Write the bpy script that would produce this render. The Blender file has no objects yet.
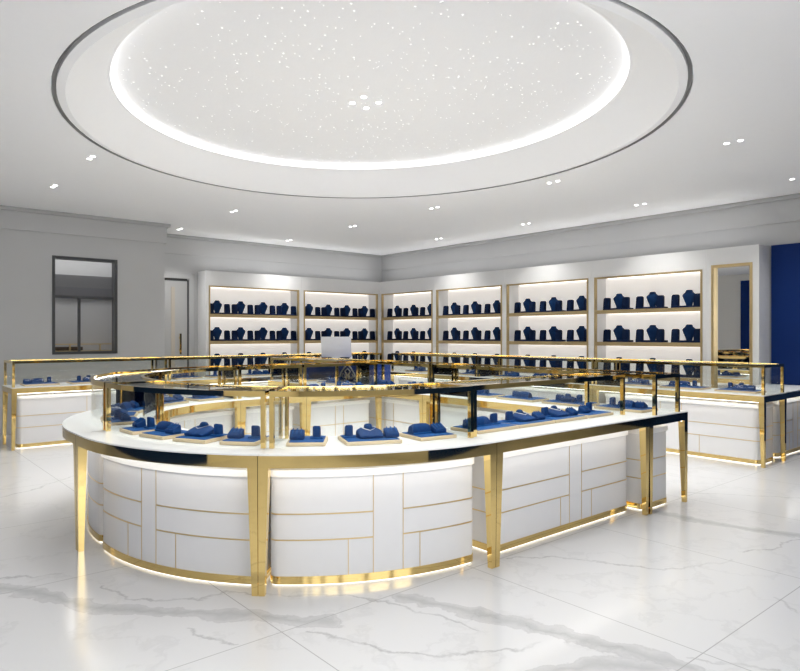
import bpy, math, random
from mathutils import Vector, Matrix
random.seed(7)
PI = math.pi
rad_ = math.radians
scn = bpy.context.scene
COL = scn.collection

# ------------------------------------------------------------------ camera, exposure, world, large lights
cam_d = bpy.data.cameras.new('camera'); cam = bpy.data.objects.new('camera', cam_d); COL.objects.link(cam)
cam_d.sensor_width = 36.0; cam_d.lens = 651.6 * 36.0 / 800.0
cam_d.clip_start = 0.05; cam_d.clip_end = 100
cam.location = (0, 0, 1.25)
cam.rotation_euler = (PI / 2, 0, math.atan2(0.7615, 0.6481) - PI / 2)
scn.camera = cam
scn.view_settings.view_transform = 'Standard'; scn.view_settings.look = 'None'
scn.view_settings.gamma = 1.0; scn.view_settings.use_curve_mapping = False
scn.view_settings.exposure = 0.09
world = bpy.data.worlds.new('world'); scn.world = world; world.use_nodes = True
world.node_tree.nodes['Background'].inputs[0].default_value = (0.9, 0.95, 1.0, 1)
world.node_tree.nodes['Background'].inputs[1].default_value = 1.0


def area_light(name, loc, rot, sx, sy, power, color=(1, 1, 1), parent=None, shape='RECTANGLE', spread=PI):
    d = bpy.data.lights.new(name, 'AREA'); d.shape = shape; d.size = sx
    if shape in ('RECTANGLE', 'ELLIPSE'): d.size_y = sy
    d.energy = power; d.color = color; d.spread = spread
    o = bpy.data.objects.new(name, d); COL.objects.link(o); o.location = loc; o.rotation_euler = rot
    if parent: o.parent = parent
    return o

# daylight through the glazed shopfront behind the camera
area_light('daylight_shopfront', (0.3, -1.15, 1.72), (PI / 2, 0, 0), 4.8, 1.8, 120, (1.0, 1.0, 1.0))
# general light of the dome (cove light spilling down)
area_light('dome_light', (3.22, 4.18, 3.10), (0, 0, 0), 3.6, 4.0, 92, (1.0, 1.0, 0.99), shape='ELLIPSE', spread=rad_(130))
# unseen fill lights added above the wall cabinets to brighten the upper wall and ceiling
area_light('cabinet_top_fill_left', (6.2, 10.12, 2.33), (PI, 0, 0), 3.5, .10, 4.0, (1.0, 1.0, 1.0))
area_light('cabinet_top_fill_right', (8.10, 6.55, 2.33), (PI, 0, 0), .10, 6.8, 6.5, (1.0, 1.0, 1.0))

# ------------------------------------------------------------------ materials
def newmat(name):
    m = bpy.data.materials.new(name); m.use_nodes = True
    return m, m.node_tree, m.node_tree.nodes['Principled BSDF']


def pbr(name, col, rough=0.5, metal=0.0, noise=0.0, scale=20, spec=0.5, coat=0.0, bump=0.0):
    m, nt, b = newmat(name)
    b.inputs['Roughness'].default_value = rough; b.inputs['Metallic'].default_value = metal
    b.inputs['Specular IOR Level'].default_value = spec; b.inputs['Coat Weight'].default_value = coat
    n = nt.nodes.new('ShaderNodeTexNoise'); n.inputs['Scale'].default_value = scale; n.inputs['Detail'].default_value = 3
    tc = nt.nodes.new('ShaderNodeTexCoord'); nt.links.new(tc.outputs['Object'], n.inputs['Vector'])
    mx = nt.nodes.new('ShaderNodeMix'); mx.data_type = 'RGBA'
    mx.inputs[6].default_value = (*[c * (1 - noise) for c in col], 1); mx.inputs[7].default_value = (*[min(1, c * (1 + noise)) for c in col], 1)
    nt.links.new(n.outputs['Fac'], mx.inputs[0]); nt.links.new(mx.outputs[2], b.inputs['Base Color'])
    if bump:
        bp = nt.nodes.new('ShaderNodeBump'); bp.inputs['Strength'].default_value = bump; bp.inputs['Distance'].default_value = 0.002
        nt.links.new(n.outputs['Fac'], bp.inputs['Height']); nt.links.new(bp.outputs[0], b.inputs['Normal'])
    return m


def emit(name, col, s):
    m = bpy.data.materials.new(name); m.use_nodes = True; nt = m.node_tree; nt.nodes.clear()
    e = nt.nodes.new('ShaderNodeEmission'); o = nt.nodes.new('ShaderNodeOutputMaterial')
    e.inputs[0].default_value = (*col, 1); e.inputs[1].default_value = s; nt.links.new(e.outputs[0], o.inputs[0])
    return m


def glass(name, tint, refl=1.0, rough=0.0):
    m = bpy.data.materials.new(name); m.use_nodes = True; nt = m.node_tree; nt.nodes.clear()
    t = nt.nodes.new('ShaderNodeBsdfTransparent'); t.inputs[0].default_value = (*tint, 1)
    g = nt.nodes.new('ShaderNodeBsdfGlossy'); g.inputs['Roughness'].default_value = rough
    g.inputs['Color'].default_value = (1, 1, 1, 1)
    lw = nt.nodes.new('ShaderNodeLayerWeight'); lw.inputs[0].default_value = 0.5
    f = nt.nodes.new('ShaderNodeMath'); f.operation = 'POWER'; f.inputs[1].default_value = 5.0; nt.links.new(lw.outputs['Facing'], f.inputs[0])
    mu = nt.nodes.new('ShaderNodeMath'); mu.operation = 'MULTIPLY_ADD'; mu.inputs[1].default_value = 0.6 * refl; mu.inputs[2].default_value = 0.03 * refl; mu.use_clamp = True
    mx = nt.nodes.new('ShaderNodeMixShader'); o = nt.nodes.new('ShaderNodeOutputMaterial')
    nt.links.new(f.outputs[0], mu.inputs[0]); nt.links.new(mu.outputs[0], mx.inputs[0])
    nt.links.new(t.outputs[0], mx.inputs[1]); nt.links.new(g.outputs[0], mx.inputs[2]); nt.links.new(mx.outputs[0], o.inputs[0])
    return m


M = {}
M['ceiling'] = pbr('ceiling_paint', (0.94, 0.94, 0.95), 0.8, noise=0.01)
M['gap'] = pbr('painted_gap_shade', (0.33, 0.33, 0.33), 0.8)  # darker grey paints shade into the ceiling groove
M['wall'] = pbr('grey_wall_paint', (0.53, 0.532, 0.535), 0.6, noise=0.02, scale=3)
M['trimgrey'] = pbr('grey_trim_paint', (0.45, 0.452, 0.455), 0.5, noise=0.02)
M['band'] = pbr('dark_grey_band', (0.13, 0.13, 0.135), 0.6)
M['darkframe'] = pbr('dark_window_frame', (0.05, 0.052, 0.055), 0.4)
M['door'] = pbr('grey_door_paint', (0.44, 0.44, 0.44), 0.45)
M['doorstripe'] = pbr('beige_inlay', (0.50, 0.45, 0.38), 0.4)
M['navy'] = pbr('navy_wall_panel', (0.0005, 0.022, 0.135), 0.5, noise=0.05, scale=2, spec=0.2)
M['white'] = pbr('white_lacquer', (0.79, 0.79, 0.80), 0.25, noise=0.01)
M['cabwhite'] = pbr('white_cabinet_lacquer', (0.84, 0.84, 0.84), 0.3, noise=0.01)
M['backpanel'] = pbr('warm_white_back_panel', (0.86, 0.83, 0.79), 0.5, noise=0.015)
_b = M['backpanel'].node_tree.nodes['Principled BSDF']; _b.inputs['Emission Color'].default_value = (1, .95, .90, 1); _b.inputs['Emission Strength'].default_value = 0.38   # backlit acrylic
M['deck'] = pbr('white_deck', (0.90, 0.90, 0.89), 0.3)
M['gold'] = pbr('polished_gold', (0.83, 0.62, 0.25), 0.05, metal=1.0, noise=0.03, scale=6)
M['goldsatin'] = pbr('satin_gold', (0.72, 0.56, 0.30), 0.34, metal=1.0, noise=0.04)
M['goldshelf'] = pbr('antique_gold_edge', (0.50, 0.38, 0.20), 0.4, metal=0.6, noise=0.05)
M['velvet'] = pbr('royal_blue_velvet', (0.004, 0.042, 0.165), 0.75, noise=0.3, scale=60, spec=0.25, bump=0.3)
M['velvetpad'] = pbr('blue_velvet_pad', (0.010, 0.085, 0.29), 0.8, noise=0.1, scale=80, spec=0.2)
M['velvetdark'] = pbr('dark_navy_velvet', (0.0012, 0.010, 0.042), 0.7, noise=0.3, scale=50, spec=0.15)
M['velvetbust'] = pbr('navy_velvet_bust', (0.002, 0.030, 0.11), 0.65, noise=0.3, scale=40, spec=0.2)
M['trayboard'] = pbr('cream_tray_board', (0.66, 0.52, 0.33), 0.45)
M['glass'] = glass('clear_glass', (0.97, 0.98, 0.975), 0.7)
M['winglass'] = glass('window_glass', (0.92, 0.92, 0.92), 0.8)
M['mirror'] = pbr('mirror_silver', (0.80, 0.81, 0.82), 0.01, metal=1.0)
M['led'] = emit('led_strip_white', (1.0, 0.98, 0.95), 8.0)
M['ledplinth'] = emit('led_plinth_warm', (1.0, 0.96, 0.88), 2.0)
M['ledshelf'] = emit('led_shelf_warm', (1.0, 0.93, 0.86), 2.5)
M['ledcove'] = emit('led_cove_white', (1.0, 1.0, 1.0), 2.2)
M['lens'] = emit('downlight_lens', (1.0, 1.0, 0.98), 8.0)
M['star'] = emit('fibre_star', (1.0, 1.0, 1.0), 1.15)
M['lampwhite'] = pbr('lamp_ring_white', (0.8, 0.8, 0.8), 0.4)
M['deskblue'] = pbr('royal_blue_lacquer', (0.010, 0.045, 0.25), 0.3, coat=0.3)
M['emblem'] = pbr('pale_silver_emblem', (0.88, 0.88, 0.90), 0.35)
M['silver'] = pbr('silver_plastic', (0.62, 0.62, 0.64), 0.35)
M['black'] = pbr('black_plastic', (0.02, 0.02, 0.02), 0.4)
M['lightwall'] = pbr('white_far_wall', (0.78, 0.76, 0.72), 0.6)
M['brown'] = pbr('dark_brown_leather', (0.05, 0.035, 0.02), 0.5)
M['earth'] = pbr('pavement_grey', (0.4, 0.4, 0.4), 0.9)


def marble():
    m, nt, b = newmat('white_marble_tiles')
    L = nt.links.new; N = nt.nodes.new
    tc = N('ShaderNodeTexCoord'); pos = tc.outputs['Object']

    def math_(op, a, c=None, clamp=False):
        n = N('ShaderNodeMath'); n.operation = op; n.use_clamp = clamp
        for i, v in enumerate((a, c)):
            if v is None: continue
            if isinstance(v, (int, float)): n.inputs[i].default_value = v
            else: L(v, n.inputs[i])
        return n.outputs[0]

    def vmath(op, a, c=None, scale=None, out=0):
        n = N('ShaderNodeVectorMath'); n.operation = op
        for i, v in enumerate((a, c)):
            if v is None: continue
            if isinstance(v, tuple): n.inputs[i].default_value = v
            else: L(v, n.inputs[i])
        if scale is not None: L(scale, n.inputs['Scale']) if not isinstance(scale, float) else setattr(n.inputs['Scale'], 'default_value', scale)
        return n.outputs[out]

    def noise(scale, detail, vec=None, rough=0.55):
        n = N('ShaderNodeTexNoise'); n.inputs['Scale'].default_value = scale; n.inputs['Detail'].default_value = detail
        n.inputs['Roughness'].default_value = rough
        L(vec or pos, n.inputs['Vector']); return n

    def ramp(v, stops):
        r = N('ShaderNodeMapRange'); L(v, r.inputs[0])
        for i, s in enumerate(stops): r.inputs[i + 1].default_value = s
        return r.outputs[0]
    nz = noise(7.0, 5, rough=0.6)
    off = vmath('SUBTRACT', nz.outputs['Color'], (0.5, 0.5, 0.5))
    off = vmath('MULTIPLY', off, (0.16, 0.16, 0.0))
    p = vmath('ADD', pos, off)

    def dist(lines):
        best = None
        for ln in lines:
            for (ax, ay), (bx, by) in zip(ln, ln[1:]):
                ba = (bx - ax, by - ay, 0.0); l2 = ba[0] ** 2 + ba[1] ** 2
                pa = vmath('SUBTRACT', p, (ax, ay, 0.0))
                h = math_('MULTIPLY', vmath('DOT_PRODUCT', pa, ba, out=1), 1.0 / l2, True)
                sc = N('ShaderNodeVectorMath'); sc.operation = 'SCALE'; sc.inputs[0].default_value = ba; L(h, sc.inputs['Scale'])
                d = vmath('LENGTH', vmath('SUBTRACT', pa, sc.outputs[0]), out=1)
                best = d if best is None else math_('MINIMUM', best, d)
        return best
    broad = [[(0.55, 3.80), (0.72, 3.54), (0.85, 3.2), (1.05, 2.98), (1.37, 2.64), (1.61, 2.36)], [(2.03, 2.38), (2.19, 1.9), (2.28, 1.64), (2.35, 1.45), (2.42, 1.16)],
             [(4.39, 2.43), (4.38, 2.1), (4.42, 1.79), (4.55, 1.48), (5.0, 1.0)], [(1.96, 1.5), (2.19, 1.39), (2.3, 1.25)]]
    thin = [[(0.97, 3.46), (1.04, 3.16), (1.28, 2.96), (1.42, 2.96), (1.53, 2.82), (1.84, 2.53), (1.94, 2.35), (2.06, 1.89)], [(1.5, 2.35), (1.63, 2.01), (1.77, 1.83), (2.04, 1.66), (2.15, 1.66)],
            [(2.82, 2.41), (3.06, 2.21), (3.2, 1.98), (3.32, 1.75), (3.51, 1.63), (3.78, 1.57)], [(3.95, 1.6), (4.16, 1.47), (4.32, 1.5), (4.6, 1.4)], [(5.09, 2.5), (5.59, 1.82)],
            [(1.1, 2.7), (1.19, 2.41)], [(2.5, 1.2), (2.59, 1.05), (2.64, 0.93)], [(3.39, 1.19), (3.26, 1.06)], [(0.91, 5.85), (1.21, 5.98), (1.6, 6.36)], [(0.61, 3.89), (0.86, 3.76)]]
    db = dist(broad); dt = dist(thin)
    wn = noise(4.0, 3)
    wid = ramp(wn.outputs['Fac'], (0.3, 0.7, 0.03, 0.085))
    vb = math_('SUBTRACT', 1.0, math_('DIVIDE', db, wid), True)
    vb = math_('POWER', vb, 0.6)
    edge = ramp(math_('ABSOLUTE', math_('SUBTRACT', db, math_('MULTIPLY', wid, 0.85))), (0.0, 0.008, 1.0, 0.0))
    vt = ramp(dt, (0.0, 0.013, 1.0, 0.0))
    vt = math_('MULTIPLY', vt, ramp(wn.outputs['Fac'], (0.35, 0.55, 0.35, 1.0)))
    # faint generic veining
    g = noise(1.1, 7, p, 0.62)
    gv = ramp(math_('ABSOLUTE', math_('SUBTRACT', g.outputs['Fac'], 0.5)), (0.0, 0.018, 1.0, 0.0))
    tot = math_('ADD', math_('MULTIPLY', vb, 0.5), math_('MULTIPLY', edge, 0.18))
    tot = math_('ADD', tot, math_('MULTIPLY', vt, 0.55)); tot = math_('ADD', tot, math_('MULTIPLY', gv, 0.12), True)
    # tile joints
    sep = N('ShaderNodeSeparateXYZ'); L(pos, sep.inputs[0])

    def joint(c, o, pitch):
        a = math_('FRACT', math_('DIVIDE', math_('ADD', c, -o + 50 * pitch), pitch))
        a = math_('ABSOLUTE', math_('SUBTRACT', a, 0.5))
        return ramp(a, (0.5 - 0.0028 / pitch, 0.5 - 0.0018 / pitch, 0.0, 1.0))
    j = math_('MAXIMUM', joint(sep.outputs[0], 1.40, 1.17), joint(sep.outputs[1], 1.18, 1.235))
    mx = N('ShaderNodeMix'); mx.data_type = 'RGBA'
    mx.inputs[6].default_value = (0.70, 0.70, 0.705, 1); mx.inputs[7].default_value = (0.30, 0.30, 0.31, 1); L(tot, mx.inputs[0])
    m2 = N('ShaderNodeMix'); m2.data_type = 'RGBA'; L(mx.outputs[2], m2.inputs[6]); m2.inputs[7].default_value = (0.42, 0.42, 0.42, 1); L(j, m2.inputs[0])
    L(m2.outputs[2], b.inputs['Base Color'])
    b.inputs['Roughness'].default_value = 0.16; b.inputs['Specular IOR Level'].default_value = 0.5
    return m


M['marble'] = marble()

# ------------------------------------------------------------------ mesh helpers
class MB:
    def __init__(self): self.v = []; self.f = []

    def add(self, vs, fs):
        n = len(self.v); self.v += [tuple(x) for x in vs]; self.f += [tuple(i + n for i in f) for f in fs]; return self

    def box(self, x0, x1, y0, y1, z0, z1):
        return self.add([(x, y, z) for z in (z0, z1) for x, y in ((x0, y0), (x1, y0), (x1, y1), (x0, y1))],
                        [(3, 2, 1, 0), (4, 5, 6, 7), (0, 1, 5, 4), (1, 2, 6, 5), (2, 3, 7, 6), (3, 0, 4, 7)])

    def prism(self, poly, z0, z1, fn=None):
        fn = fn or (lambda a, b, z: (a, b, z)); n = len(poly)
        vs = [fn(a, b, z0) for a, b in poly] + [fn(a, b, z1) for a, b in poly]
        fs = [tuple(range(n - 1, -1, -1)), tuple(range(n, 2 * n))] + [(i, (i + 1) % n, n + (i + 1) % n, n + i) for i in range(n)]
        return self.add(vs, fs)

    def loft(self, rings, cap=True):
        n = len(rings[0]); base = []
        for r in rings: base += r
        fs = []
        for k in range(len(rings) - 1):
            for i in range(n):
                fs.append((k * n + i, k * n + (i + 1) % n, (k + 1) * n + (i + 1) % n, (k + 1) * n + i))
        if cap: fs += [tuple(range(n - 1, -1, -1)), tuple((len(rings) - 1) * n + i for i in range(n))]
        return self.add(base, fs)

    def build(self, name, mat, parent=None, bevel=0.0, smooth=False, seg=2):
        me = bpy.data.meshes.new(name)
        off = Vector(parent.matrix_world_loc) if False else Vector((0, 0, 0))
        if parent is not None:
            off = root_loc(parent)
        me.from_pydata([tuple(Vector(v) - off) for v in self.v], [], self.f); me.update()
        me.materials.append(mat)
        import bmesh
        bm = bmesh.new(); bm.from_mesh(me); bmesh.ops.recalc_face_normals(bm, faces=bm.faces)
        if bevel > 0:
            es = [e for e in bm.edges if len(e.link_faces) == 2 and e.calc_face_angle(0) > 0.6]
            bmesh.ops.bevel(bm, geom=es, offset=bevel, segments=seg, profile=0.5, affect='EDGES', clamp_overlap=True)
        bm.to_mesh(me); bm.free()
        o = bpy.data.objects.new(name, me); COL.objects.link(o)
        if parent is not None: o.parent = parent
        if smooth or bevel > 0:
            for p in me.polygons: p.use_smooth = True
            try: me.set_sharp_from_angle(angle=math.radians(38))
            except Exception: pass
        return o


def root_loc(o):
    v = Vector((0, 0, 0))
    while o is not None:
        v += o.location; o = o.parent
    return v


def tag(o, label=None, cat=None, group=None, kind=None):
    if label: o['label'] = label
    if cat: o['category'] = cat
    if group: o['group'] = group
    if kind: o['kind'] = kind
    return o


def thing(name, loc, label, cat, group=None):
    o = bpy.data.objects.new(name, None); COL.objects.link(o); o.location = loc; o.empty_display_size = 0.1
    return tag(o, label, cat, group)


def struct(name, mb, mat, parent=None, **k):
    o = mb.build(name, mat, parent, **k)
    if parent is None: o['kind'] = 'structure'
    return o


def dup(root, loc, rz, label, group=None):
    r = root.copy(); COL.objects.link(r); r.location = loc; r.rotation_euler = (0, 0, rz); r['label'] = label
    if group: r['group'] = group
    for ch in [c for c in ALL if c.parent == root]:
        c = ch.copy(); COL.objects.link(c); c.parent = r
        for g in [q for q in ALL if q.parent == ch]:
            d = g.copy(); COL.objects.link(d); d.parent = c
    return r


ALL = []
X0, X1, Y0, Y1, ZC = -2.0, 8.33, -0.8, 10.35, 2.87

# ------------------------------------------------------------------ room shell
struct('floor', MB().box(X0 - 0.2, X1 + 0.2, Y0 - 0.5, Y1 + 0.2, -0.1, 0.0), M['marble'])
CX, CY = 3.22, 4.18
A1, B1, A2, B2 = 2.22, 2.48, 1.88, 2.10


def ell(a, b, z, n=128):
    k = min(1.0, max(0.0, (a - A2) / (A1 - A2))); ph = rad_(2.5 + 8.0 * k); cy = CY + .05 * (1 - k) + .012 * k; cx = CX - .018 * k   # the outer oval sits a little turned
    return [(cx + a * math.cos(q) * math.cos(ph) + b * math.sin(q) * math.sin(ph), cy - a * math.cos(q) * math.sin(ph) + b * math.sin(q) * math.cos(ph), z) for q in [2 * PI * i / n for i in range(n)]]


def rectpt(x, y):     # project a direction from the centre on the outer rectangle
    dx, dy = x - CX, y - CY
    t = min(((X1 + .2 - CX) / dx) if dx > 1e-9 else ((X0 - .2 - CX) / dx) if dx < -1e-9 else 1e9,
            ((Y1 + .2 - CY) / dy) if dy > 1e-9 else ((Y0 - .2 - CY) / dy) if dy < -1e-9 else 1e9)
    return (CX + dx * t, CY + dy * t)


angs = sorted([2 * PI * i / 128 for i in range(128)] + [math.atan2(y - CY, x - CX) % (2 * PI) for x in (X0 - .2, X1 + .2) for y in (Y0 - .2, Y1 + .2)])
ae, be = A1 + 0.02, B1 + 0.02
inner, outer = [], []
for t in angs:
    c, s = math.cos(t), math.sin(t); ph = rad_(10.5); cu, sv = c * math.cos(ph) - s * math.sin(ph), c * math.sin(ph) + s * math.cos(ph)
    r = 1.002 / math.sqrt((cu / ae) ** 2 + (sv / be) ** 2)
    inner.append((CX - .018 + r * c, CY + .012 + r * s)); outer.append(rectpt(CX + c, CY + s))
n = len(angs); mb = MB()
vs = [(x, y, ZC) for x, y in inner] + [(x, y, ZC) for x, y in outer] + [(x, y, ZC + .05) for x, y in inner] + [(x, y, ZC + .05) for x, y in outer]
fs = []
for i in range(n):
    j = (i + 1) % n
    fs += [(i, n + i, n + j, j), (2 * n + i, 2 * n + j, 3 * n + j, 3 * n + i), (i, j, 2 * n + j, 2 * n + i), (n + i, 3 * n + i, 3 * n + j, n + j)]
mb.add(vs, fs); struct('ceiling', mb, M['ceiling'])


def ering(mb, e0, e1):
    k = len(e0); mb.add(e0 + e1, [(i, (i + 1) % k, k + (i + 1) % k, k + i) for i in range(k)])


mb = MB(); ering(mb, ell(ae, be, ZC + .001), ell(ae, be, ZC + .032)); ering(mb, ell(ae, be, ZC + .032), ell(A1 - .008, B1 - .008, ZC + .032))
struct('trim_1', mb, M['gap'], smooth=True)
mb = MB()
ering(mb, ell(A1 - .008, B1 - .008, ZC + .032), ell(A1 - .008, B1 - .008, ZC + .004)); ering(mb, ell(A1 - .008, B1 - .008, ZC + .004), ell(A1 - .06, B1 - .06, ZC))
ering(mb, ell(A1 - .06, B1 - .06, ZC), ell(A2 + .02, B2 + .02, 3.115)); ering(mb, ell(A2 + .02, B2 + .02, 3.115), ell(A2, B2, 3.12))
struct('trim_2', mb, M['ceiling'], smooth=True)
mb = MB(); mb.prism([(x, y) for x, y, z in ell(A2 + .03, B2 + .03, 0)], 3.18, 3.22)
struct('ceiling_dome', mb, M['ceiling'])
mb = MB(); ering(mb, ell(A2 + .002, B2 + .002, 3.12), ell(A2 + .002, B2 + .002, 3.18)); ering(mb, ell(A2 + .002, B2 + .002, 3.18), ell(A2 + .03, B2 + .03, 3.18))
cove = mb.build('cove_light', M['ledcove']); tag(cove, 'glowing white oval LED strip around the edge of the starry ceiling dome', 'cove light')
# fibre stars in the dome: nobody could count them
mb = MB()
for k in range(1150):
    while True:
        a, b = random.uniform(-1, 1), random.uniform(-1, 1)
        if a * a + b * b < 0.93: break
    dens = 0.35 + 0.65 * (0.5 + 0.5 * math.sin(3 * a + 2) * math.cos(4 * b))
    if random.random() > dens: continue
    r = random.choice([.003, .004, .004, .005, .007]); x, y = CX + a * A2, CY + .05 + b * B2
    mb.add([(x + r * math.cos(q * PI / 3), y + r * math.sin(q * PI / 3), 3.178) for q in range(6)], [tuple(range(6))])
st = mb.build('ceiling_stars', M['star']); tag(st, 'tiny white fibre-optic star points scattered over the oval ceiling dome', 'star lights', kind='stuff')

# left wall (behind door and wall cabinets) and the projecting front part with the window
struct('wall_left', MB().box(X0, X1 + .2, Y1, Y1 + .2, 0, ZC), M['wall'])
WX0, WX1, WZ0, WZ1, WY = 2.06, 2.88, 1.0, 2.30, 9.45
mb = MB().box(X0, WX0, WY, WY + .12, 0, ZC).box(WX1, 3.54, WY, WY + .12, 0, ZC).box(WX0, WX1, WY, WY + .12, 0, WZ0).box(WX0, WX1, WY, WY + .12, WZ1, ZC)
mb.box(3.42, 3.54, WY + .12, Y1, 0, ZC); struct('wall_left_front', mb, M['wall'])
struct('wall_right', MB().box(X1, X1 + .2, Y0, Y1, 0, ZC), M['wall'])
struct('wall_right_panel', MB().box(X1 - .03, X1, -0.69, 3.01, 0, 2.31), M['navy'])
struct('wall_far_left', MB().box(X0 - .2, X0, Y0, Y1, 0, ZC), M['lightwall'])
struct('wall_far_left_panel', MB().box(X0, X0 + .03, 2.65, 7.3, 0, 2.70), M['navy'])
mb = MB().box(X0 - .2, 2.85, Y0 - .2, Y0, 2.6, ZC).box(X0 - .2, 2.85, Y0 - .2, Y0, 0, .75).box(2.85, X1 + .2, Y0 - .2, Y0, 0, ZC); struct('wall_rear', mb, M['wall'])  # low sill added behind the camera to dim reflections in the gold rails
struct('wall_rear_panel', MB().box(2.87, 6.4, Y0, Y0 + .03, 0, 2.6), M['navy'])
mb = MB()
for x in (-1.9, -1.4, -0.7, 0.1, 1.1, 2.0, 2.8): mb.box(x - .08, x + .08, Y0 - .15, Y0 - .05, .75, 2.6)
mb.box(X0, 2.85, Y0 - .15, Y0 - .05, .75, .83).box(X0, 2.85, Y0 - .15, Y0 - .05, 2.2, 2.28)
struct('window_2', mb, M['darkframe'])
# cornice strips
mb = MB()
mb.box(3.54, X1, Y1 - .025, Y1, 2.565, ZC).box(X1 - .025, X1, Y0, Y1 - .025, 2.565, ZC)
mb.box(X0, 3.565, WY - .025, WY, 2.59, ZC).box(3.54, 3.565, WY, Y1 - .025, 2.59, ZC)
struct('trim_3', mb, M['wall'])
mb = MB()
mb.box(3.61, X1 - .07, Y1 - .07, Y1 - .025, 2.82, ZC).box(X1 - .07, X1 - .025, Y0, Y1 - .025, 2.82, ZC)
mb.box(X0, 3.61, WY - .07, WY - .025, 2.82, ZC).box(3.565, 3.61, WY - .025, Y1 - .025, 2.82, ZC)
struct('trim_4', mb, M['trimgrey'], bevel=.01)

# window_1
w = bpy.data.objects.new('window_1', None); COL.objects.link(w); w.location = (WX0, WY, WZ0); w['kind'] = 'structure'
mb = MB(); fr = .035
mb.box(WX0, WX0 + fr, WY - .01, WY + .13, WZ0, WZ1).box(WX1 - fr, WX1, WY - .01, WY + .13, WZ0, WZ1)
mb.box(WX0 + fr, WX1 - fr, WY - .01, WY + .13, WZ0, WZ0 + fr).box(WX0 + fr, WX1 - fr, WY - .01, WY + .13, WZ1 - fr, WZ1)
mb.build('window_frame', M['darkframe'], w)
MB().box(WX0 + fr, WX1 - fr, WY + .05, WY + .09, 1.755, 1.785).box(2.39, 2.42, WY + .05, WY + .09, WZ0 + fr, 1.755).build('mullion', M['darkframe'], w)
MB().box(WX0 + fr, WX1 - fr, WY + .066, WY + .072, WZ0 + fr, WZ1 - fr).build('pane', M['winglass'], w)
struct('reflection_band', MB().box(0.5, 3.42, Y1 - .04, Y1, 1.79, 2.13), M['band'])  # dark band added to mimic a reflection in the upper pane
area_light('back_room_fill', (1.2, 9.90, 2.84), (0, 0, 0), 4.2, .6, 26)  # unseen lamp added to brighten what shows behind the panes
t = thing('reflection_shelf', (2.9, 10.1, 0), 'gold-edged shelf added to mimic a showcase reflection behind the dark-framed window', 'shelf')  # made-up shelf in place of a showcase reflected in the panes
MB().box(2.0, 3.36, 10.0, 10.28, 1.02, 1.035).build('shelf_board', M['goldsatin'], t)
mb = MB()
for x in (2.02, 2.4, 2.8, 3.2): mb.box(x, x + .02, 10.0, 10.02, 1.035, 1.12)
mb.box(2.0, 3.36, 10.0, 10.02, 1.12, 1.135); mb.build('rail', M['goldsatin'], t)
for x in (2.02, 2.65, 3.32): MB().box(x, x + .03, 10.1, 10.13, 0, 1.02).build('leg', M['goldsatin'], t)
o = MB().box(2.25, 2.6, 10.08, 10.2, 1.036, 1.09).build('reflection_box', M['brown'], None, bevel=.01); tag(o, 'long dark brown box added on the gold shelf behind the left window pane', 'box')  # box added with the shelf as part of the mimicked reflection

# door_1 in the alcove
d = bpy.data.objects.new('door_1', None); COL.objects.link(d); d.location = (3.95, Y1, 0); d['kind'] = 'structure'
MB().box(3.56, 4.26, Y1 - .03, Y1, 0, 2.17).build('door_leaf', M['door'], d)
MB().box(4.26, 4.36, Y1 - .05, Y1, 0, 2.26).box(3.56, 4.26, Y1 - .05, Y1, 2.17, 2.26).build('door_frame', M['trimgrey'], d)
MB().box(4.235, 4.26, Y1 - .032, Y1 - .028, 0, 2.15).box(3.6, 4.235, Y1 - .032, Y1 - .028, 2.13, 2.17).build('door_painted_gap', M['darkframe'], d)  # dark strip laid on the leaf in place of a shaded gap
MB().box(3.97, 4.03, Y1 - .035, Y1 - .03, .3, 2.03).build('door_inlay', M['doorstripe'], d)
MB().box(4.10, 4.125, Y1 - .075, Y1 - .05, .95, 1.28).box(4.10, 4.125, Y1 - .05, Y1 - .03, 1.0, 1.03).box(4.10, 4.125, Y1 - .05, Y1 - .03, 1.2, 1.23).build('door_handle', M['gold'], d)

# ------------------------------------------------------------------ paths for showcases: s along the outer edge, w inwards
C1 = (2.667, 3.98); C2 = (2.667, 4.22); R = 1.65


def straight(p, d, L):
    nx, ny = -d[1], d[0]          # inward = left of travel
    return (lambda s, w: (p[0] + d[0] * s + nx * w, p[1] + d[1] * s + ny * w)), L, 1


def arcpath(c, a0, a1, pre=0.0, post=0.0):   # anticlockwise, outer radius R, optional straight lead-in / lead-out
    La = R * (a1 - a0); L = pre + La + post

    def f(s, w):
        r = R - w
        if s < pre: a, e = a0, s - pre
        elif s > pre + La: a, e = a1, s - pre - La
        else: a, e = a0 + (s - pre) / R, 0
        return (c[0] + r * math.cos(a) - e * math.sin(a), c[1] + r * math.sin(a) + e * math.cos(a))
    return f, L, 16


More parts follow.
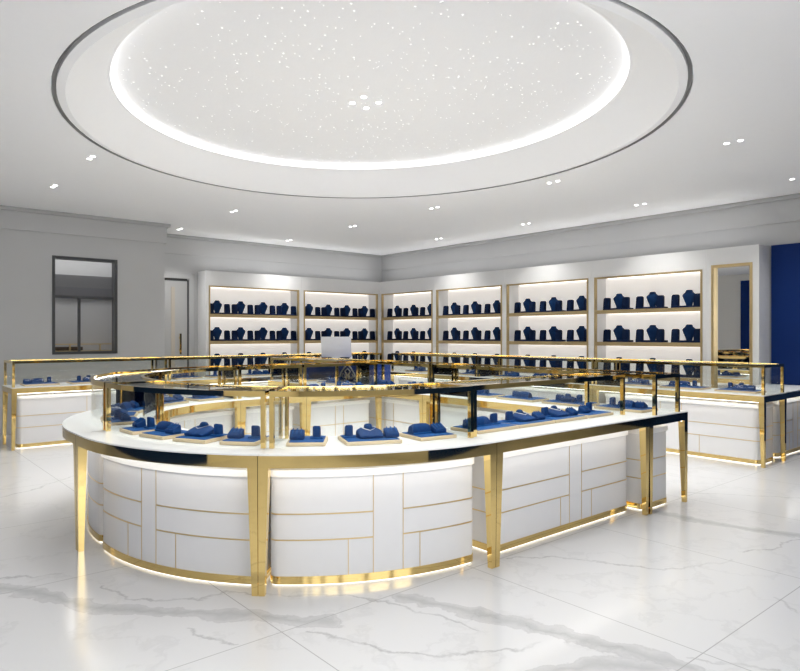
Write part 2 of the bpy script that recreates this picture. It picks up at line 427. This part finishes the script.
def showcase(label, path, sb=.16, wg=.50, D=.56, wb=(.15, .47), glass=True, flip=False, group='glass showcases', name='showcase', rnd=.05, be=.075, pat=(.465, .60, .33, .69)):
    be = be if isinstance(be, tuple) else (be, be)
    f, L, ns = path
    bx, by = f(L / 2, D / 2)
    t = thing(name, (bx, by, 0), label, 'showcase' if glass else 'counter', group)
    fn = lambda s, w, z: (*f(s, w), z)
    ss = lambda a, b: [a + (b - a) * i / ns for i in range(ns + 1)]

    def slab(mb, s0, s1, w0, w1, z0, z1):
        S = ss(s0, s1); poly = [(s, w0) for s in S] + [(s, w1) for s in reversed(S)]
        if ns == 1: return mb.prism(poly, z0, z1, fn)
        rings = [[fn(s, w0, z0), fn(s, w1, z0), fn(s, w1, z1), fn(s, w0, z1)] for s in S]
        return mb.loft(rings)

    def outline(s0, s1, w0, w1, r, e=0.0):
        s0 -= e; s1 += e; w0 -= e; w1 += e; r += e; pts = []; k = 5
        N_ = max(ns, 20)
        lo = [(s0 + r + (s1 - s0 - 2 * r) * i / N_, w0) for i in range(N_ + 1)]
        pts += lo
        pts += [(s1 - r + r * math.sin(q * PI / 2 / k), w0 + r - r * math.cos(q * PI / 2 / k)) for q in range(1, k + 1)]
        pts += [(s1 - r + r * math.cos(q * PI / 2 / k), w1 - r + r * math.sin(q * PI / 2 / k)) for q in range(k + 1)]
        hi = [(s1 - r - (s1 - s0 - 2 * r) * i / N_, w1) for i in range(1, N_ + 1)]
        pts += hi
        pts += [(s0 + r - r * math.sin(q * PI / 2 / k), w1 - r + r * math.cos(q * PI / 2 / k)) for q in range(1, k + 1)]
        pts += [(s0 + r - r * math.cos(q * PI / 2 / k), w0 + r - r * math.sin(q * PI / 2 / k)) for q in range(k)]
        return pts, N_
    b0, b1 = be[0], L - be[1]
    o, N_ = outline(b0, b1, wb[0], wb[1], rnd)
    mb = MB().prism(o, .048, .545, fn)
    base = mb.build('base', M['white'], t, smooth=True)
    # lip: slightly wider rounded white cap at the top of the base
    oo, _ = outline(b0, b1, wb[0], wb[1], rnd, .012)
    MB().prism(oo, .545, .58, fn).build('base_lip', M['deck'], t, smooth=True)
    # plinth and plinth light
    op, _ = outline(b0, b1, wb[0], wb[1], rnd, .004)
    MB().prism(op, .009, .048, fn).build('plinth', M['gold'], t, smooth=True)
    ol, _ = outline(b0, b1, wb[0], wb[1], rnd, -.006)
    MB().prism(ol, .001, .009, fn).build('plinth_light', M['ledplinth'], t)
    # inlay lines
    mb = MB(); e = .0018
    oe, _ = outline(b0, b1, wb[0], wb[1], rnd, e); n_ = len(o)
    iF = [int(round(N_ * q)) for q in pat[:2]]
    for z in (.355, .225):
        for i in range(n_):
            if iF[0] <= i < iF[1]: continue
            j = (i + 1) % n_
            mb.add([fn(*oe[i], z), fn(*oe[j], z), fn(*oe[j], z + .007), fn(*oe[i], z + .007), fn(*o[i], z), fn(*o[j], z), fn(*o[j], z + .007), fn(*o[i], z + .007)],
                   [(0, 1, 2, 3), (0, 1, 5, 4), (3, 2, 6, 7)])
    for q, z1 in ((iF[0] / N_, .545), (iF[1] / N_, .545), (pat[2], .225), (pat[3], .225)):
        s = b0 + rnd + (b1 - b0 - 2 * rnd) * q
        mb.prism([(s - .0022, wb[0] - e), (s + .0022, wb[0] - e), (s + .0022, wb[0] + .001), (s - .0022, wb[0] + .001)], .048, z1, fn)
        mb.prism([(s - .003, wb[1] + e), (s + .003, wb[1] + e), (s + .003, wb[1] - .001), (s - .003, wb[1] - .001)], .048, z1, fn)
    mb.build('inlay', M['goldsatin'], base)
    # apron ring and deck
    mb = MB(); g = .0015
    slab(mb, g, L - g, 0, .02, .615, .674); slab(mb, g, L - g, D - .02, D, .615, .674)
    for s in (g, L - g - .02): mb.prism([(s, .02), (s + .02, .02), (s + .02, D - .02), (s, D - .02)], .615, .674, fn)
    mb.build('apron', M['gold'], t, smooth=True)
    mb = MB(); slab(mb, g, L - g, 0, D, .674, .682); mb.build('deck', M['deck'], t, smooth=True)
    mb = MB(); slab(mb, .02, L - .02, .05, .065, .608, .613); mb.build('under_deck_light', M['led'], t)
    # legs
    a, c = .05, .030
    for s, sg in ((g, 1), (L - g, -1)):
        for w_, wg_ in ((0.0, 1), (D, -1)):
            top = [(s, w_), (s + sg * a, w_), (s + sg * a, w_ + wg_ * a), (s, w_ + wg_ * a)]
            s_ = s
            w2 = w_ + wg_ * .008
            bot = [(s_, w2), (s_ + sg * c, w2), (s_ + sg * c, w2 + wg_ * c), (s_, w2 + wg_ * c)]
            MB().loft([[fn(p[0], p[1], 0) for p in bot], [fn(p[0], p[1], .615) for p in top]]).build('leg', M['gold'], t)
    for s in (L * .25, L * .75):
        MB().prism([(s - .03, .22), (s + .03, .22), (s + .03, .34), (s - .03, .34)], .58, .674, fn).build('deck_support', M['cabwhite'], t)
    if not glass: return t, f, L
    # glass box
    z0, z1, zt = .682, .942, .970
    q = .025; e0, e1 = .012, L - .012
    for s in (e0, e1 - q):
        for w_ in (sb, wg - q):
            MB().prism([(s, w_), (s + q, w_), (s + q, w_ + q), (s, w_ + q)], z0, z1, fn).build('post', M['gold'], t)
    mb = MB(); slab(mb, e0, e1, sb, sb + q, z1, zt); slab(mb, e0, e1, wg - q, wg, z1, zt)
    for s in (e0, e1 - q): mb.prism([(s, sb + q), (s + q, sb + q), (s + q, wg - q), (s, wg - q)], z1, zt, fn)
    mb.build('top_frame', M['gold'], t, smooth=True)
    mb = MB(); slab(mb, e0 + q, e1 - q, sb + .005, sb + .011, z0, z1); mb.build('front_glass', M['glass'], t, smooth=True)
    mb = MB(); slab(mb, e0 + q, e1 - q, wg - .011, wg - .005, z0, z1); mb.build('back_glass', M['glass'], t, smooth=True)
    for s in (e0 + .006, e1 - .012): MB().prism([(s, sb + q), (s + .006, sb + q), (s + .006, wg - q), (s, wg - q)], z0, z1, fn).build('side_glass', M['glass'], t)
    mb = MB(); slab(mb, e0 + q, e1 - q, sb + q, wg - q, zt - .012, zt - .006); mb.build('top_glass', M['glass'], t, smooth=True)
    mb = MB(); slab(mb, e0 + q, e1 - q, sb + q, sb + q + .006, z1 + .002, z1 + .008); mb.build('case_light', M['led'], t)
    return t, f, L


IS = 'showcases forming the oval island'
SC = {}
rad = math.radians
SC['M1'] = showcase('curved glass showcase at the left end of the island, left of the paired front legs', arcpath(C1, rad(180), rad(225), pre=.12), be=(.035, .02), wb=(.13, .47), pat=(.41, .515, .29, .62), group=IS)
SC['M2'] = showcase('curved glass showcase at the front middle of the island, with three blue trays', arcpath(C1, rad(225), rad(270)), be=.015, wb=(.14, .47), group=IS)
SC['M3'] = showcase('straight glass showcase on the front right of the island, with one long row of trays', straight((2.667, 2.33), (1, 0), 1.60), sb=.18, be=(.15, .01), pat=(.52, .60, .43, .685), group=IS)
SC['M4'] = showcase('glass showcase end-on at the right corner of the island, with dark tapered leg', straight((4.83, 2.33), (0, 1), 2.35), sb=.10, wg=.46, wb=(.15, .51), group=IS)
SC['M5'] = showcase('glass showcase on the right side of the island, farther from the camera', straight((4.83, 4.68), (0, 1), 1.19), sb=.10, wg=.46, group=IS)
SC['M6'] = showcase('straight glass showcase in the back row of the island, nearer the blue desk', straight((4.27, 5.87), (-1, 0), .92), group=IS)
SC['M7'] = showcase('short straight glass showcase in the back row of the island, left one', straight((3.35, 5.87), (-1, 0), .683), group=IS)
SC['M8'] = showcase('curved glass showcase at the back of the island, behind the front curved ones', arcpath(C2, rad(90), rad(135)), be=.035, group=IS)
SC['M9'] = showcase('curved glass showcase at the back left end of the island', arcpath(C2, rad(135), rad(180), post=.12), be=.035, group=IS)
WA = 'straight showcases in front of the left wall'
SC['A1'] = showcase('straight glass showcase at the far left edge under the dark-framed window', straight((1.37, 8.10), (1, 0), 1.72), sb=.03, wg=.53, wb=(.10, .47), group=WA)
SC['A2'] = showcase('straight glass showcase in front of the grey door in the alcove', straight((3.09, 8.10), (1, 0), 1.72), sb=.03, wg=.53, wb=(.10, .47), group=WA)
SC['A3'] = showcase('straight glass showcase by the left wall cabinets, next to the corner', straight((4.81, 8.10), (1, 0), 1.74), sb=.03, wg=.53, wb=(.10, .47), group=WA)
WB = 'straight showcases in front of the right wall'


def revpath(p, L):      # outer edge faces -U, runs along +V
    return (lambda s, w: (p[0] + w, p[1] + s)), L, 1


SC['B1'] = showcase('straight glass showcase at the right edge, in front of the mirror cabinet', revpath((6.59, 2.45), 1.85), sb=.03, wg=.53, wb=(.10, .47), group=WB, rnd=.07)
SC['B2'] = showcase('straight glass showcase by the right wall, second from the right end', revpath((6.59, 4.30), 1.85), sb=.03, wg=.53, wb=(.10, .47), group=WB)
SC['B3'] = showcase('straight glass showcase by the right wall, nearest the back corner', revpath((6.59, 6.15), 1.85), sb=.03, wg=.53, wb=(.10, .47), group=WB)
showcase('low white counter without glass beside the navy wall panel', straight((7.16, 2.47), (1, 0), 1.12), glass=False, group=None, name='low_counter', wb=(.10, .47))
SC['C1'] = showcase('glass showcase standing in front of the blue reception desk', revpath((4.12, 5.95), 1.5), D=.52, sb=.03, wg=.49, wb=(.10, .44), group=None, name='showcase')

# ------------------------------------------------------------------ trays and velvet pieces
def loc_frame(f, s, w):
    p = Vector(f(s, w)); a = Vector(f(s + .02, w)); b = Vector(f(s - .02, w)); d = (a - b).normalized()
    return p, math.atan2(d.y, d.x)


def pillow(mb, w, d, h, x=0, y=0, z=0, tilt=0.0, n=12):
    """rounded ramp: half-round profile across d, length w"""
    rings = []
    for i in range(7):
        u = -1 + 2 * i / 6; sc = 1 - .18 * abs(u) ** 4
        rg = []
        for k in range(n + 1):
            a = PI * k / n
            rg.append((x + u * w / 2, y + math.cos(a) * d / 2 * sc, z + math.sin(a) ** .8 * h * sc * (1 + tilt * math.cos(a))))
        rings.append(rg)
    mb.loft(rings)


def wedge(mb, w, d, h0, h1, x, y, z):
    mb.add([(x - w / 2, y - d / 2, z), (x + w / 2, y - d / 2, z), (x + w / 2, y + d / 2, z), (x - w / 2, y + d / 2, z),
            (x - w / 2, y - d / 2, z + h0), (x + w / 2, y - d / 2, z + h0), (x + w / 2, y + d / 2 * .8, z + h1), (x - w / 2, y + d / 2 * .8, z + h1)],
           [(3, 2, 1, 0), (4, 5, 6, 7), (0, 1, 5, 4), (1, 2, 6, 5), (2, 3, 7, 6), (3, 0, 4, 7)])


protos = {}
def proto(kind):
    if kind in protos: return protos[kind]
    t = thing(kind, (0, 0, 0), 'x', {'ring_block': 'ring display', 'necklace_form': 'necklace display', 'bracelet_ramp': 'bracelet display', 'earring_stand': 'earring display'}[kind])
    if kind == 'ring_block':
        mb = MB(); wedge(mb, .07, .055, .02, .045, 0, 0, 0); a = mb.build('block', M['velvet'], t, bevel=.006)
        mb = MB()
        for k in (-.02, 0, .02): mb.add([(k - .003, -.02, .03), (k + .003, -.02, .03), (k + .003, .018, .049), (k - .003, .018, .049), (k, -.02, .025), (k, .018, .042)], [(0, 1, 2, 3), (0, 1, 4), (2, 3, 5), (0, 3, 5, 4), (1, 2, 5, 4)])
        b = mb.build('ring_roll', M['velvetpad'], t)
    elif kind == 'bracelet_ramp':
        mb = MB(); pillow(mb, .11, .06, .05); a = mb.build('cushion', M['velvet'], t, smooth=True)
        b = MB().box(-.055, .055, -.034, .034, 0, .008).build('foot', M['velvetpad'], t, bevel=.003)
    elif kind == 'necklace_form':
        # low sloping shoulder ramp with a neck bump, and a silver chain lying on it
        mb = MB(); rings = []
        for u, hw, z0_, z1_ in ((-.055, .055, .004, .018), (-.02, .062, .0, .034), (.015, .064, .0, .047), (.04, .056, .0, .050), (.055, .045, .0, .040)):
            rings.append([(-hw, u, z0_), (hw, u, z0_), (hw, u, z1_ * .62), (hw * .55, u, z1_ * .88), (.016, u, z1_ * .80), (-.016, u, z1_ * .80), (-hw * .55, u, z1_ * .88), (-hw, u, z1_ * .62)])
        mb.loft(rings); a = mb.build('shoulder_ramp', M['velvet'], t, bevel=.004)
        mb = MB(); pillow(mb, .036, .035, .026, 0, .03, .036); b = mb.build('neck', M['velvet'], t, smooth=True)
        mb = MB(); P_ = [(-.030, .035, .0475), (-.034, .015, .0445), (-.020, -.008, .0395), (0, -.018, .034), (.020, -.008, .0395), (.034, .015, .0445), (.030, .035, .0475)]
        for p0_, p1_ in zip(P_, P_[1:]):
            mb.loft([[(p[0] + dx, p[1] + dy, p[2] + dz) for dx, dy, dz in ((0, .002, 0), (.0015, 0, .002), (0, -.002, .0), (-.0015, 0, -.001))] for p in (p0_, p1_)])
        ALL.append(mb.build('chain', M['silver'], t))
    else:
        mb = MB(); wedge(mb, .038, .036, .062, .055, 0, 0, .0); a = mb.build('stand', M['velvet'], t, bevel=.008)
        b = MB().box(-.03, .03, -.028, .028, 0, .008).build('foot', M['velvetpad'], t, bevel=.002)
    t.scale = (1.1, 1.1, 1.1)
    ALL.extend([t, a, b]); t['_used'] = 0
    protos[kind] = t; return t


NAMES = {'ring_block': 'small blue ring block', 'necklace_form': 'blue velvet necklace form', 'bracelet_ramp': 'round blue bracelet cushion', 'earring_stand': 'upright blue earring stand'}


def piece(kind, loc, rz, label):
    t = proto(kind)
    if not t['_used']:
        t['_used'] = 1; t.location = loc; t.rotation_euler = (0, 0, rz); t['label'] = label; t['group'] = 'blue velvet pieces on the showcase trays'; return
    dup(t, loc, rz, label, 'blue velvet pieces on the showcase trays')


SETS = [[('ring_block', -.055, -.01), ('earring_stand', .045, .02)],
        [('earring_stand', -.107, .03), ('necklace_form', 0, .0), ('ring_block', .113, -.03)],
        [('bracelet_ramp', -.042, .02), ('ring_block', .064, -.01)],
        [('ring_block', -.13, .0), ('bracelet_ramp', -.02, .02), ('earring_stand', .10, .02)],
        [('necklace_form', -.025, .01), ('earring_stand', .085, .03)]]


def tray(f, s, w, wid, dep, combo, where, face=0.0, sc=1.0, board=True):
    p, a = loc_frame(f, s, w); a += face
    t = thing('display_tray', (p.x, p.y, .683), 'cream-edged blue velvet tray, ' + where, 'tray', 'velvet-padded trays in the showcases')
    t.rotation_euler = (0, 0, a)
    MBx = MB().box(-wid / 2, wid / 2, -dep / 2, dep / 2, 0, .018)
    MBx.v = [(x + p.x, y + p.y, z + .683) for x, y, z in MBx.v]; MBx.build('board', M['trayboard'], t, bevel=.002)
    MBx = MB().box(-wid / 2 + .012, wid / 2 - .012, -dep / 2 + .012, dep / 2 - .012, .018, .022)
    MBx.v = [(x + p.x, y + p.y, z + .683) for x, y, z in MBx.v]; MBx.build('pad', M['velvetpad'], t)
    side = ['left', 'middle', 'right'] if len(SETS[combo]) == 3 else ['left', 'right']
    for i, (k, x, y) in enumerate(SETS[combo]):
        q = p + Vector((x * math.cos(a) - y * math.sin(a), x * math.sin(a) + y * math.cos(a)))
        piece(k, (q.x, q.y, .7055), a, NAMES[k] + ' at ' + side[i] + ' of ' + where.replace(' from', ' tray from', 1).replace(' in the ', ', '))


ORD = ['first', 'second', 'third', 'fourth', 'fifth', 'sixth']
def fill(key, items, where, w=.32, face=0.0, rev=False):
    t, f, L = SC[key]; n = len(items)
    for i, (s, wid, dep, combo) in enumerate(items):
        k = n - 1 - i if rev else i
        tray(f, s, w, wid, dep, combo, ORD[k] + ' from the left in the ' + where, face)


fill('M1', [(.20, .20, .22, 0), (.53, .22, .22, 2), (.87, .22, .22, 4), (1.21, .20, .22, 0)], 'left curved island showcase', w=.33)
fill('M2', [(.21, .20, .22, 0), (.62, .30, .23, 1), (1.06, .24, .22, 2)], 'front middle island showcase', w=.33)
fill('M3', [(.28, .36, .23, 3), (.645, .36, .23, 1), (1.01, .36, .23, 1), (1.36, .30, .23, 0)], 'front right island showcase', w=.34)
fill('M4', [(.35, .40, .24, 3), (.85, .40, .24, 1), (1.35, .40, .24, 2), (1.85, .40, .24, 1)], 'right corner island showcase', w=.28, rev=True)
fill('M5', [(.4, .40, .24, 1), (.95, .40, .24, 3)], 'farther right island showcase', w=.28, rev=True)
fill('M6', [(.25, .34, .22, 1), (.66, .34, .22, 3)], 'back row island showcase', w=.32, face=PI, rev=True)
fill('M7', [(.34, .40, .24, 1)], 'short back island showcase', w=.32, face=PI)
fill('M8', [(.32, .26, .22, 4), (.85, .30, .22, 1)], 'back curved island showcase', w=.34, face=PI, rev=True)
fill('M9', [(.25, .24, .22, 2), (.65, .24, .22, 4), (1.07, .24, .22, 0)], 'back left curved showcase', w=.34, face=PI, rev=True)
for key, nm in (('A1', 'showcase under dark-framed window'), ('A2', 'showcase before grey door'), ('A3', 'left wall corner showcase')):
    fill(key, [(.33, .36, .26, 3), (.86, .44, .26, 1), (1.38, .40, .26, 1)], nm, w=.28)
for key, nm in (('B1', 'right edge wall showcase'), ('B2', 'second right wall showcase'), ('B3', 'right wall corner showcase')):
    fill(key, [(.33, .40, .26, 1), (.90, .44, .26, 3), (1.45, .40, .26, 1)], nm, w=.28, face=-PI, rev=True)
fill('C1', [(.4, .36, .22, 1), (1.1, .36, .22, 3)], 'showcase before blue desk', w=.25, face=-PI, rev=True)

# ------------------------------------------------------------------ wall display cabinets
CU, CV = 8.0, 10.02      # front planes


def cabinet(wall, a0, a1, label, bay=(.05, .05)):
    """wall 'A': runs along U with front at V=CV; wall 'B': runs along V with front at U=CU. depth .31"""
    if wall == 'A': fn = lambda a, w, z: (a, CV + w, z)
    else: fn = lambda a, w, z: (CU + w, a, z)
    c = fn((a0 + a1) / 2, .16, 0)
    t = thing('display_cabinet', c, label, 'display cabinet', 'backlit wall display cabinets')
    Dp = .31; b0, b1 = a0 + bay[0], a1 - bay[1]
    P = lambda x0, x1, w0, w1, z0, z1, mb: mb.prism([(x0, w0), (x1, w0), (x1, w1), (x0, w1)], z0, z1, fn)
    mb = MB(); P(a0 + .001, b0, 0, Dp, 0, 2.30, mb); P(b1, a1 - .001, 0, Dp, 0, 2.30, mb); P(b0, b1, 0, Dp, 2.06, 2.30, mb); P(b0, b1, 0, Dp, 0, .28, mb)
    mb.build('carcass', M['cabwhite'], t)
    mb = MB(); P(b0, b1, Dp - .02, Dp, .28, 2.06, mb); mb.build('back_panel', M['backpanel'], t)
    mb = MB(); e = .022
    P(b0, b0 + e, -.012, .03, .28, 2.06, mb); P(b1 - e, b1, -.012, .03, .28, 2.06, mb); P(b0 + e, b1 - e, -.012, .03, 2.038, 2.06, mb)
    mb.build('bay_frame', M['goldshelf'], t)
    for z in (1.60, 1.16, .72):
        mb = MB(); P(b0 + e, b1 - e, .0, Dp - .02, z - .035, z, mb); s_ = mb.build('shelf', M['cabwhite'], t)
        mb = MB(); P(b0 + e, b1 - e, -.012, -.001, z - .05, z + .002, mb); mb.build('shelf_edge', M['goldshelf'], s_)
    for z in (2.06, 1.565, 1.125):
        mb = MB(); P(b0 + .04, b1 - .04, Dp - .045, Dp - .03, z - .006, z - .001, mb); mb.build('shelf_light', M['ledshelf'], t)
    return b0, b1


# one velvet set: base, two stands, bust
setp = thing('necklace_display', (0, 0, 0), 'x', 'necklace display')
a_ = MB().box(-.19, .19, -.07, .09, 0, .028).build('display_base', M['velvetdark'], setp, bevel=.006)


def stand_mb(x):
    mb = MB(); rings = []
    for z, hw, y0, y1 in ((.028, .045, -.065, -.005), (.10, .043, -.060, .0), (.155, .041, -.055, .005), (.17, .036, -.048, .002), (.175, .025, -.04, -.006)):
        rings.append([(x - hw, y0, z), (x + hw, y0, z), (x + hw, y1, z), (x - hw, y1, z)])
    mb.loft(rings); return mb


b_ = stand_mb(-.145).build('bracelet_stand', M['velvetdark'], setp, bevel=.004)
c_ = stand_mb(.145).build('bracelet_stand', M['velvetdark'], setp, bevel=.004)
mb = MB(); rings = []
for z, hw, dp in ((.028, .038, .022), (.06, .046, .026), (.11, .068, .034), (.15, .085, .036), (.168, .086, .034), (.185, .07, .028), (.198, .052, .024), (.210, .044, .022), (.222, .042, .022), (.230, .030, .017)):
    rings.append([(hw * math.copysign(abs(math.cos(a)) ** .8, math.cos(a)), .04 - dp * math.copysign(abs(math.sin(a)) ** .8, math.sin(a)), z) for a in [2 * PI * k / 20 for k in range(20)]])
mb.loft(rings); d_ = mb.build('necklace_bust', M['velvetbust'], setp, smooth=True)
ALL.extend([setp, a_, b_, c_, d_]); set_used = [False]


def put_set(loc, rz, label, group):
    if not set_used[0]:
        set_used[0] = True; setp.location = loc; setp.rotation_euler = (0, 0, rz); setp['label'] = label; setp['group'] = group
    else: dup(setp, loc, rz, label, group)


bays = [('A', 4.42, 6.21, 'left bay of left wall', 4), ('A', 6.21, 8.0, 'left wall bay by corner', 4),
        ('B', 8.45, 10.0, 'right wall bay by corner', 3), ('B', 6.83, 8.45, 'right wall second bay from corner', 3),
        ('B', 5.24, 6.83, 'right wall third bay from corner', 3), ('B', 3.63, 5.24, 'right wall bay by mirror', 3)]
for wall, p0, p1, nm, cnt in bays:
    b0, b1 = cabinet(wall, p0, p1, 'white backlit gold-framed display cabinet, ' + nm)
    for si, z in enumerate((1.60, 1.16, .72)):
        sh = ('top', 'middle', 'lower')[si]
        for k in range(cnt):
            if wall == 'A':
                u = b0 + .22 + k * .425 if cnt == 4 else b0
                loc = (u, CV + .13, z + .001); rz = 0; idx = k
            else:
                v = b1 - .28 - k * .492 if (p0 < 8.4) else b1 - .27 - k * .475
                loc = (CU + .13, v, z + .001); rz = -PI / 2; idx = k
            put_set(loc, rz, 'navy necklace bust set, ' + ORD[idx] + ' from left on ' + sh + ' shelf, ' + nm, 'navy velvet necklace displays on the wall shelves')
# mirror unit
fn = lambda a, w, z: (CU + w, a, z)
t = thing('mirror_cabinet', fn(3.33, .16, 0), 'white cabinet end with a tall gold-framed mirror beside the navy wall panel', 'mirror')
P = lambda x0, x1, w0, w1, z0, z1, mb: mb.prism([(x0, w0), (x1, w0), (x1, w1), (x0, w1)], z0, z1, fn)
mb = MB(); P(3.57, 3.629, 0, .31, 0, 2.30, mb); P(3.03, 3.10, 0, .31, 0, 2.30, mb); P(3.10, 3.57, 0, .31, 2.10, 2.30, mb); P(3.10, 3.57, 0, .31, 0, .3, mb); P(3.10, 3.57, .06, .31, .3, 2.1, mb)
mb.build('carcass', M['cabwhite'], t)
mb = MB(); P(3.10, 3.13, -.012, .06, .3, 2.10, mb); P(3.54, 3.57, -.012, .06, .3, 2.10, mb); P(3.13, 3.54, -.012, .06, 2.07, 2.10, mb); P(3.13, 3.54, -.012, .06, .3, .33, mb)
mb.build('mirror_frame', M['goldsatin'], t)
mb = MB(); P(3.13, 3.54, .045, .055, .33, 2.07, mb); mb.build('mirror_glass', M['mirror'], t)
# corner post filler between the two cabinet runs
o = MB().box(8.0, 8.31, 10.0, 10.33, 0, 2.30).build('corner_filler', M['cabwhite']); tag(o, 'white corner panel joining the left and right wall cabinets', 'panel')

# ------------------------------------------------------------------ blue reception desk, emblem, monitor
t = thing('reception_desk', (4.98, 6.9, 0), 'royal blue reception desk with pale emblem behind the island', 'desk')
MB().box(4.70, 4.98, 6.02, 7.80, 0, .915).build('desk_body', M['deskblue'], t, bevel=.006)
MB().box(4.68, 5.02, 6.00, 7.82, .915, .94).build('desk_top', M['deskblue'], t, bevel=.004)


def stroke(mb, pts, r):
    for (y0, z0_), (y1, z1_) in zip(pts, pts[1:]):
        d = Vector((y1 - y0, z1_ - z0_)).normalized(); nn = Vector((-d.y, d.x)) * r
        q = [(y0 + nn.x, z0_ + nn.y), (y1 + nn.x, z1_ + nn.y), (y1 - nn.x, z1_ - nn.y), (y0 - nn.x, z0_ - nn.y)]
        mb.add([(4.690, y, z) for y, z in q] + [(4.6995, y, z) for y, z in q], [(0, 1, 2, 3), (4, 5, 6, 7), (0, 1, 5, 4), (1, 2, 6, 5), (2, 3, 7, 6), (3, 0, 4, 7)])


mb = MB(); yc = 0; zc = 0      # emblem: two curved arms from a point, looped curls between
stroke(mb, [(yc + .21, zc - .02), (yc + .17, zc + .06), (yc + .09, zc + .14), (yc, zc + .21)], .010)
stroke(mb, [(yc - .21, zc - .02), (yc - .17, zc + .06), (yc - .09, zc + .14), (yc, zc + .21)], .010)
for sx in (-1, 1):
    stroke(mb, [(yc + sx * .13, zc - .01), (yc + sx * .05, zc - .02), (yc + sx * .03, zc + .04), (yc + sx * .07, zc + .09), (yc, zc + .13)], .007)
    stroke(mb, [(yc + sx * .12, zc + .05), (yc + sx * .15, zc - .0), (yc + sx * .10, zc - .03)], .006)
stroke(mb, [(yc + .04, zc - .04), (yc, zc + .04), (yc - .04, zc - .04)], .007)
stroke(mb, [(yc - .16, zc - .05), (yc - .26, zc - .06)], .008)
mb.v = [(x, 6.51 + y * .8, .745 + z * .75) for x, y, z in mb.v]
mb.build('emblem', M['emblem'], t)
t = thing('monitor', (4.86, 6.98, .94), 'pale grey flat monitor seen from behind on the blue reception desk', 'monitor')
T = Matrix.Rotation(rad(-8), 4, 'Y'); TZ = Matrix.Rotation(rad(40), 4, 'Z')
def mon(name, x0, x1, y0, y1, z0, z1, mat, tilt=True, bev=.004):
    mb = MB().box(x0, x1, y0, y1, z0, z1)
    mb.v = [tuple(TZ @ (T @ Vector(v) if tilt else Vector(v)) + Vector((4.86, 6.98, .941))) for v in mb.v]
    return mb.build(name, mat, t, bevel=bev)
mon('screen_back', -.012, .012, -.20, .20, .03, .295, M['silver'])
mon('screen', .0125, .016, -.19, .19, .04, .285, M['black'], bev=0)
mon('monitor_foot', -.08, .08, -.09, .09, 0, .01, M['silver'], tilt=False)
mon('monitor_neck', -.01, .01, -.03, .03, .01, .06, M['silver'], tilt=False)

# ------------------------------------------------------------------ downlights
def disc(mb, x, y, z0, z1, r, n=20): mb.prism([(x + r * math.cos(2 * PI * k / n), y + r * math.sin(2 * PI * k / n)) for k in range(n)], z0, z1)


def downlight(x, y, z, label, group, twin=True, gap=.055, r=.022, power=6.5):
    t = thing('ceiling_downlight', (x, y, z), label, 'downlight', group)
    for s in ((-1, 1) if twin else (0,)):
        yy = y + s * gap
        mb = MB(); disc(mb, x, yy, z - .004, z - .0005, r + .006); rg = mb.build('lamp_ring', M['lampwhite'], t)
        mb = MB(); disc(mb, x, yy, z - .006, z - .004, r); mb.build('lamp_lens', M['lens'], t)
    area_light('downlight_beam', (0, 0, -.012), (0, 0, 0), .12, .12, power, (1, .99, .96), parent=t, shape='DISK', spread=rad(105))


spots = [(1.70, 6.33, 'upper of the two at the left edge of the ceiling'), (1.72, 7.80, 'lower of the two above the dark-framed window'), (3.85, 7.86, 'between the oval dome and the alcove door'), (3.87, 9.71, 'just in front of the alcove with the door'),
         (5.74, 9.65, 'above the left wall cabinets'), (5.72, 7.80, 'right below the oval dome, left of the centre'), (5.68, 6.00, 'right below the oval dome, right of the centre'), (5.68, 4.18, 'below right of the oval dome'),
         (5.65, 2.34, 'high at the right, largest twin lamp there'), (7.47, 4.20, 'close to the right wall above the cabinets'), (7.46, 2.45, 'cut by the right edge of the picture'), (7.55, 7.87, 'near the back corner, above the right wall cabinets'), (7.5, 6.0, 'in front of the right wall between corner and mirror')]
for x, y, l in spots: downlight(x, y, ZC, 'small white twin ceiling downlight ' + l, 'twin ceiling downlights')
for x, y, l in ((3.36, 4.39, 'lowest in the picture of the four in the dome'), (3.19, 4.20, 'topmost in the picture of the four in the dome'), (3.20, 4.37, 'leftmost of the four in the dome'), (3.36, 4.22, 'rightmost of the four in the dome')):
    downlight(x, y, 3.18, 'round white downlight, ' + l, 'four downlights in the dome', twin=False, r=.024, power=4)
for k in ('_used',):
    for o in bpy.data.objects:
        if k in o: del o[k]
